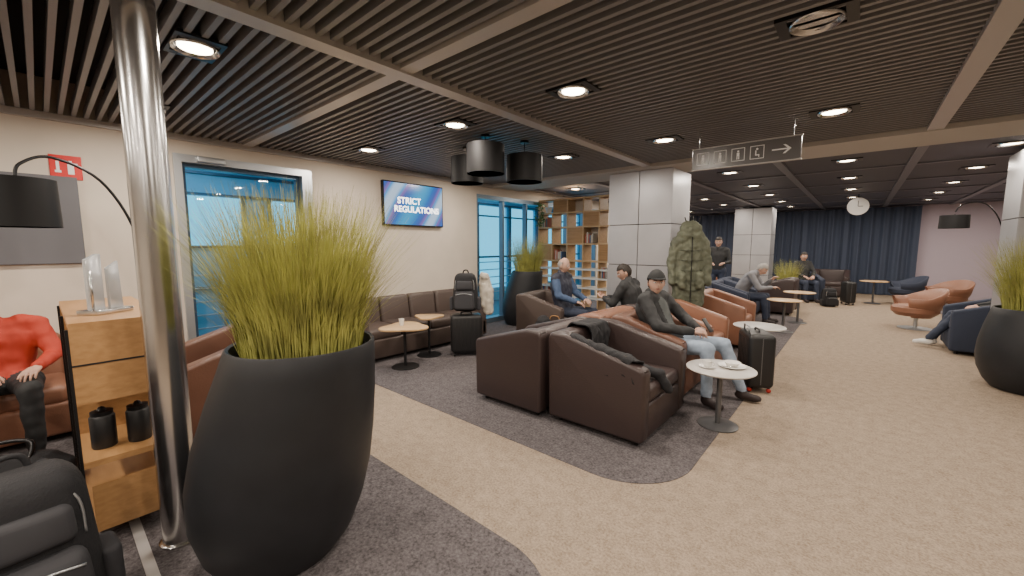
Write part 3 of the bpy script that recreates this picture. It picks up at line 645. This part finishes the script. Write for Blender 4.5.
def head(g,c,yaw,pitch,hair='short',hm=None,cap=None,sc=1.,roll=0,beard=None):
    T=M.Translation(c)@M.Rotation(R(yaw),4,'Z')@M.Rotation(R(pitch),4,'Y')@M.Rotation(R(roll),4,'X')@M.Scale(sc,4)
    hm=hm or mat('hair_dark',(.02,.014,.01),.6)
    def df(v,k=1.):
        x,y,z=v; g2=lambda a,s:math.exp(-(a/s)**2)
        X=x*.097;Y=y*.076;Z=z*.12
        if z<0: Y*=1-.30*(-z)**1.6; X*=1-.10*(-z)**2 if x>0 else 1-.35*(-z)
        if x>0:
            X*=.93
            if k==1.:
                X+=.026*g2(y,.13)*max(0,1-abs(z+.16)/.30)**.8*(1 if z<-.02 else .6)
                X-=.010*g2(abs(y)-.40,.17)*g2(z-.06,.12); X+=.006*g2(z-.22,.1)*g2(y,.6)
                X+=.007*g2(z+.47,.07)*g2(y,.26); X+=.008*g2(z+.80,.15)*g2(y,.3)
        return V((X*k,Y*k,Z*k))
    bm=bmesh.new(); bmesh.ops.create_icosphere(bm,subdivisions=5,radius=1); base=[v.co.copy() for v in bm.verts]
    for v in bm.verts: v.co=df(v.co)
    me=bpy.data.meshes.new('head')
    mi=[]
    bm.verts.ensure_lookup_table()
    for f in bm.faces:
        cx=sum((base[v.index] for v in f.verts),V())/3; k=0
        if cx.x>.5 and abs(cx.z+.47)<.045 and abs(cx.y)<.27: k=1
        elif cx.x>.5 and abs(cx.z-.235)<.03 and .18<abs(cx.y)<.58: k=2
        elif beard and cx.x>-.1 and cx.z<-.25 and not(cx.x>.4 and abs(cx.y)<.27 and -.42<cx.z<-.0): k=3
        mi.append(k)
    bm.to_mesh(me); bm.free()
    for q in (SKIN,LIP,hm,beard or hm): me.materials.append(q)
    me.polygons.foreach_set('material_index',mi); me.polygons.foreach_set('use_smooth',[True]*len(mi)); me.transform(T); me.update()
    o=bpy.data.objects.new('head',me); COL.objects.link(o); o.parent=g
    for s in (-1,1):
        for nm,pos,r,mm,sc3 in (('eye',(.079,s*.030,.008),.0125,EW,(.7,1.15,.62)),('iris',(.0865,s*.030,.008),.0055,IR,(.5,1,1)),('ear',(-.004,s*.079,-.006),.03,SKIN,(.62,.28,1.05))):
            bm=bmesh.new(); bmesh.ops.create_uvsphere(bm,u_segments=16,v_segments=10,radius=r)
            bm.transform(T@M.Translation(pos)@M.Diagonal((*sc3,1))); q=bmo(g,nm+('_l' if s>0 else '_r'),bm,mm,True,False)
    def shell(nm,k,cond,m,amp=.004):
        bm=bmesh.new(); bmesh.ops.create_icosphere(bm,subdivisions=5,radius=1); bb=[v.co.copy() for v in bm.verts]; bm.verts.ensure_lookup_table()
        dl=[f for f in bm.faces if not cond(sum((bb[v.index] for v in f.verts),V())/3)]
        bmesh.ops.delete(bm,geom=dl,context='FACES'); 
        for v in bm.verts:
            u=v.co.copy(); e=u.normalized(); v.co=df(u,.995)+e*(k+amp*noise.noise(u*9))
        bmesh.ops.solidify(bm,geom=bm.faces[:],thickness=.006); bm.transform(T); return bmo(g,nm,bm,m,True,False)
    hl={'short':lambda c:(c.z>.48-.25*(c.x<.2)) or (c.x<.12 and c.z>-.05) or (c.x<-.25 and c.z>-.45),
        'balding':lambda c:(c.x<.1 and -.35<c.z<.42 and (abs(c.y)>.35 or c.x<-.4)) ,
        'long':lambda c:(c.z>.5 and c.x>0) or (c.x<.15 and c.z>-.75)}[hair]
    shell('hair',.009,hl,hm)
    if cap:
        shell('cap_crown',.019,lambda c:c.z>.30-.10*(c.x<0),cap,0)
        pts=[(.07,-.07),(.12,-.068),(.155,-.045),(.168,0),(.155,.045),(.12,.068),(.07,.07)]
        o=prism(g,'cap_brim',pts,.047,.054,cap,'z',.002,2); o.data.transform(T@M.Rotation(R(2),4,'Y'))
SEAT=dict(pelvis=(0,0,.52),waist=(-.04,0,.68),chest=(-.08,0,.92),neck=(-.07,0,1.09),head=(-.03,0,1.23),
  shL=(-.07,.18,1.03),shR=(-.07,-.18,1.03),elL=(.04,.25,.78),elR=(.04,-.25,.78),wrL=(.26,.12,.70),wrR=(.26,-.12,.70),
  hipL=(0,.09,.50),hipR=(0,-.09,.50),knL=(.44,.13,.53),knR=(.44,-.13,.53),anL=(.48,.13,.10),anR=(.48,-.13,.10),toL=(.64,.14,.045),toR=(.64,-.14,.045))
STAND=dict(pelvis=(0,0,.95),waist=(0,0,1.1),chest=(0,0,1.3),neck=(0,0,1.48),head=(.02,0,1.62),shL=(0,.19,1.42),shR=(0,-.19,1.42),elL=(.02,.26,1.14),elR=(.02,-.26,1.14),
  wrL=(.2,.16,1.12),wrR=(.2,-.16,1.12),hipL=(0,.09,.92),hipR=(0,-.09,.92),knL=(.02,.1,.5),knR=(.02,-.1,.5),anL=(0,.11,.1),anR=(0,-.11,.1),toL=(.15,.13,.045),toR=(.15,-.13,.045))
def person(name,loc,yaw,J0,ov,top,pants,shoe,sleeve=None,bulk=1.,look=(0,8),hair='short',hm=None,cap=None,curl=.5,pn=(0,0,-1),beard=None,shirt=None,vox=.014,hs=1.):
    J=dict(J0); J.update(ov); J={k:V(v) for k,v in J.items()}; g=grp(name,loc,yaw); b=bulk; sl='sleeve' if sleeve else 'top'
    fw=V((1,0,0)); cu=V((0,.075,0)); up=(J['neck']-J['chest']).normalized()
    C=[(J['hipL'],J['hipR'],.115,.115,'pants'),(J['pelvis']+V((0,.05,.02)),J['waist']+V((0,.045,0)),.115*b,.11*b,'top'),(J['pelvis']+V((0,-.05,.02)),J['waist']+V((0,-.045,0)),.115*b,.11*b,'top'),
       (J['waist']+V((0,.045,0)),J['chest']+cu,.11*b,.115*b,'top'),(J['waist']+V((0,-.045,0)),J['chest']-cu,.11*b,.115*b,'top'),(J['waist'],J['chest'],.115*b,.12*b,'top'),
       (J['chest']+cu,(J['shL']*.7+J['neck']*.3),.11*b,.07*b,'top'),(J['chest']-cu,(J['shR']*.7+J['neck']*.3),.11*b,.07*b,'top'),
       (J['shL'],J['shR'],.066*b,.066*b,'top'),(J['neck']-up*.05,J['neck']+up*.012,.072*b,.062*b,'top'),(J['neck'],J['head']-V((0,0,.05)),.052,.05,'skin')]
    for s in 'LR':
        C+=[(J['sh'+s],J['el'+s],.062*b,.050*b,sl),(J['el'+s],J['wr'+s],.050*b,.036*b,sl),
            (J['hip'+s],J['kn'+s],.095,.068,'pants'),(J['kn'+s],J['an'+s]+V((0,0,.03)),.066,.050,'pants'),(J['an'+s],J['an'+s]-V((0,0,.04)),.042,.045,'shoe'),
            (J['an'+s]-V((0,0,.045)),J['to'+s],.044,.036,'shoe'),(J['an'+s]-(J['to'+s]-J['an'+s])*.12-V((0,0,.05)),J['to'+s],.036,.034,'shoe')]
    if shirt: C.append((J['waist']+fw*.06*b,J['chest']+fw*.075*b+V((0,0,.06)),.068*b,.06*b,'shirt'))
    mats={'top':top,'pants':pants,'skin':SKIN,'shoe':shoe}
    if sleeve: mats['sleeve']=sleeve
    if shirt: mats['shirt']=shirt
    me=blob(g,'body',C,mats,vox,.008,15,2)
    for v in me.data.vertices:
        if v.co.z<.006: v.co.z=.006
    for s,k in (('L',-1),('R',1)):
        d=(J['wr'+s]-J['el'+s]).normalized()
        hand(g,J['wr'+s]+d*.02,d,pn,k,curl,'hand_'+s.lower())
    head(g,J['head'],look[0],look[1],hair,hm,cap,beard=beard,sc=hs)
    return g
JEANS=mat('jeans_light',(.29,.36,.46),.8,var=(14,.18)); DJ=mat('jeans_dark',(.03,.04,.07),.8); SHOE=mat('shoe_dark',(.03,.02,.02),.6); SHW=mat('shoe_white',(.7,.68,.65),.6); BK=mat('jacket_black',(.022,.023,.025),.7); GREYS=mat('sweater_grey',(.22,.22,.24),.9); GRH=mat('hair_grey',(.30,.28,.26),.7); SHIRT=mat('shirt_green_grey',(.10,.11,.11),.8)
g=person('seated_man',(-1.50,4.28,0),-8,SEAT,dict(pelvis=(.02,0,.53),waist=(-.07,0,.66),chest=(-.18,0,.86),neck=(-.19,0,1.01),head=(-.14,0,1.145),shL=(-.17,.21,.97),shR=(-.15,-.21,.97),elL=(.04,.30,.75),elR=(.06,-.30,.73),wrL=(.27,.11,.70),wrR=(.29,-.07,.69),
   hipL=(.02,.09,.51),hipR=(.02,-.09,.51),knL=(.50,.22,.55),knR=(.48,-.12,.56),anL=(.66,.27,.10),anR=(.50,-.15,.10),toL=(.81,.31,.045),toR=(.65,-.19,.045)),BK,JEANS,SHOE,bulk=1.2,look=(-48,0),cap=mat('cap_black',(.012,.013,.014),.7),shirt=SHIRT,curl=.45,hs=1.06)
rb=rbox(g,'phone',(.012,.075,.15),(.41,.02,.76),BLACK,.004,2,(0,-35,0))
person('seated_man_with_phone',(-2.34,5.22,0),180,SEAT,dict(chest=(.0,0,.90),neck=(.03,0,1.05),head=(.10,.0,1.17),shL=(.02,.18,1.0),shR=(.02,-.18,1.0),elL=(.14,.25,.76),elR=(.14,-.25,.76),wrL=(.36,.05,.80),wrR=(.36,-.07,.80)),BK,DJ,SHOE,look=(38,22),curl=.8,pn=(0,0,1),bulk=1.1)
person('balding_man',(-3.46,5.32,0),0,SEAT,dict(wrL=(.3,.1,.72)),mat('vest_navy',(.03,.034,.055),.6),DJ,SHOE,sleeve=mat('shirt_blue',(.06,.10,.19),.8),bulk=1.15,look=(5,12),hair='balding',hm=GRH)
person('hunched_reader',(-1.80,9.3,0),0,SEAT,dict(waist=(.03,0,.68),chest=(.16,0,.87),neck=(.27,0,.99),head=(.36,0,1.07),shL=(.20,.18,.96),shR=(.20,-.18,.96),elL=(.36,.2,.70),elR=(.36,-.2,.70),wrL=(.52,.07,.86),wrR=(.54,-.07,.72)),GREYS,DJ,SHOE,look=(-10,40),hm=GRH,vox=.016,bulk=1.1)
person('standing_traveller',(-2.62,10.8,0),-80,STAND,{},BK,DJ,SHOE,look=(0,15),hair='long',vox=.018)
person('distant_seated_person',(-1.15,13.85,0),-60,SEAT,{},BK,DJ,SHOE,vox=.02)
person('man_in_red_jacket',(-4.84,-.25,0),0,SEAT,dict(pelvis=(-.02,0,.50),waist=(-.06,0,.64),chest=(-.06,0,.84),neck=(-.04,-.04,.98),head=(.0,-.07,1.10),shL=(-.04,.19,.93),shR=(-.04,-.21,.93),elL=(.06,.27,.70),wrL=(.29,.18,.66),elR=(.06,-.27,.70),wrR=(.29,-.10,.66)),mat('jacket_red',(.42,.035,.015),.7),BK,SHOE,bulk=1.12,look=(-20,25))
person('reclining_traveller',(1.62,8.80,0),180,SEAT,dict(pelvis=(.03,0,.51),waist=(-.03,0,.66),chest=(-.07,0,.84),neck=(-.08,0,.97),head=(-.03,0,1.09),shL=(-.08,.18,.94),shR=(-.08,-.18,.94),knL=(.48,.1,.50),anL=(.72,.08,.12),toL=(.87,.1,.07),knR=(.48,-.13,.51),anR=(.66,-.13,.10),toR=(.81,-.14,.045),elL=(0,.25,.72),elR=(0,-.25,.72),wrL=(.24,.12,.66),wrR=(.24,-.12,.66)),BK,DJ,SHW,look=(-30,25),vox=.016)

# foreground left: chair, coat, backpack, duffle
armchair((-2.60,-.74,0),-90,DBROWN)
backpack((-2.43,-.14,.005),5,DFAB,1.42,trim=GREYF)
g=grp('black_coat',(-2.60,-.74,0),90)
drape(g,'cloth',[(-.20,.44,0),(-.205,.74,0),(-.24,.82,0),(-.30,.835,0),(-.37,.83,0),(-.405,.79,0),(-.41,.45,0)],-.22,.30,lambda x:0,DFAB,5,fold=.012).data.transform(M(((0,-1,0,0),(1,0,0,0),(0,0,1,0),(0,0,0,1))))
table((-4.02,-.50,0),.25,.50,GTOP)
g=grp('duffle_bag',(-3.72,-.22,0),60); blob(g,'bag',[((-.18,0,.15),(.18,0,.15),.14,.14,'b'),((-.15,0,.2),(.15,0,.2),.12,.12,'b')],{'b':DFAB},.014,.008,12)
tube(g,'strap',[(-.12,-.1,.24),(-.1,-.02,.38),(.1,.02,.38),(.12,-.1,.24)],.012,BLACKM)

# ------------------------------------------------------------ camera
cd=bpy.data.cameras.new('camera'); cam=bpy.data.objects.new('camera',cd); COL.objects.link(cam); scene.camera=cam
cd.sensor_width=36; cd.lens=14.2; cam.location=(0,0,1.55); cam.rotation_euler=(R(90-6.1),0,R(40.6)); cd.clip_start=.05
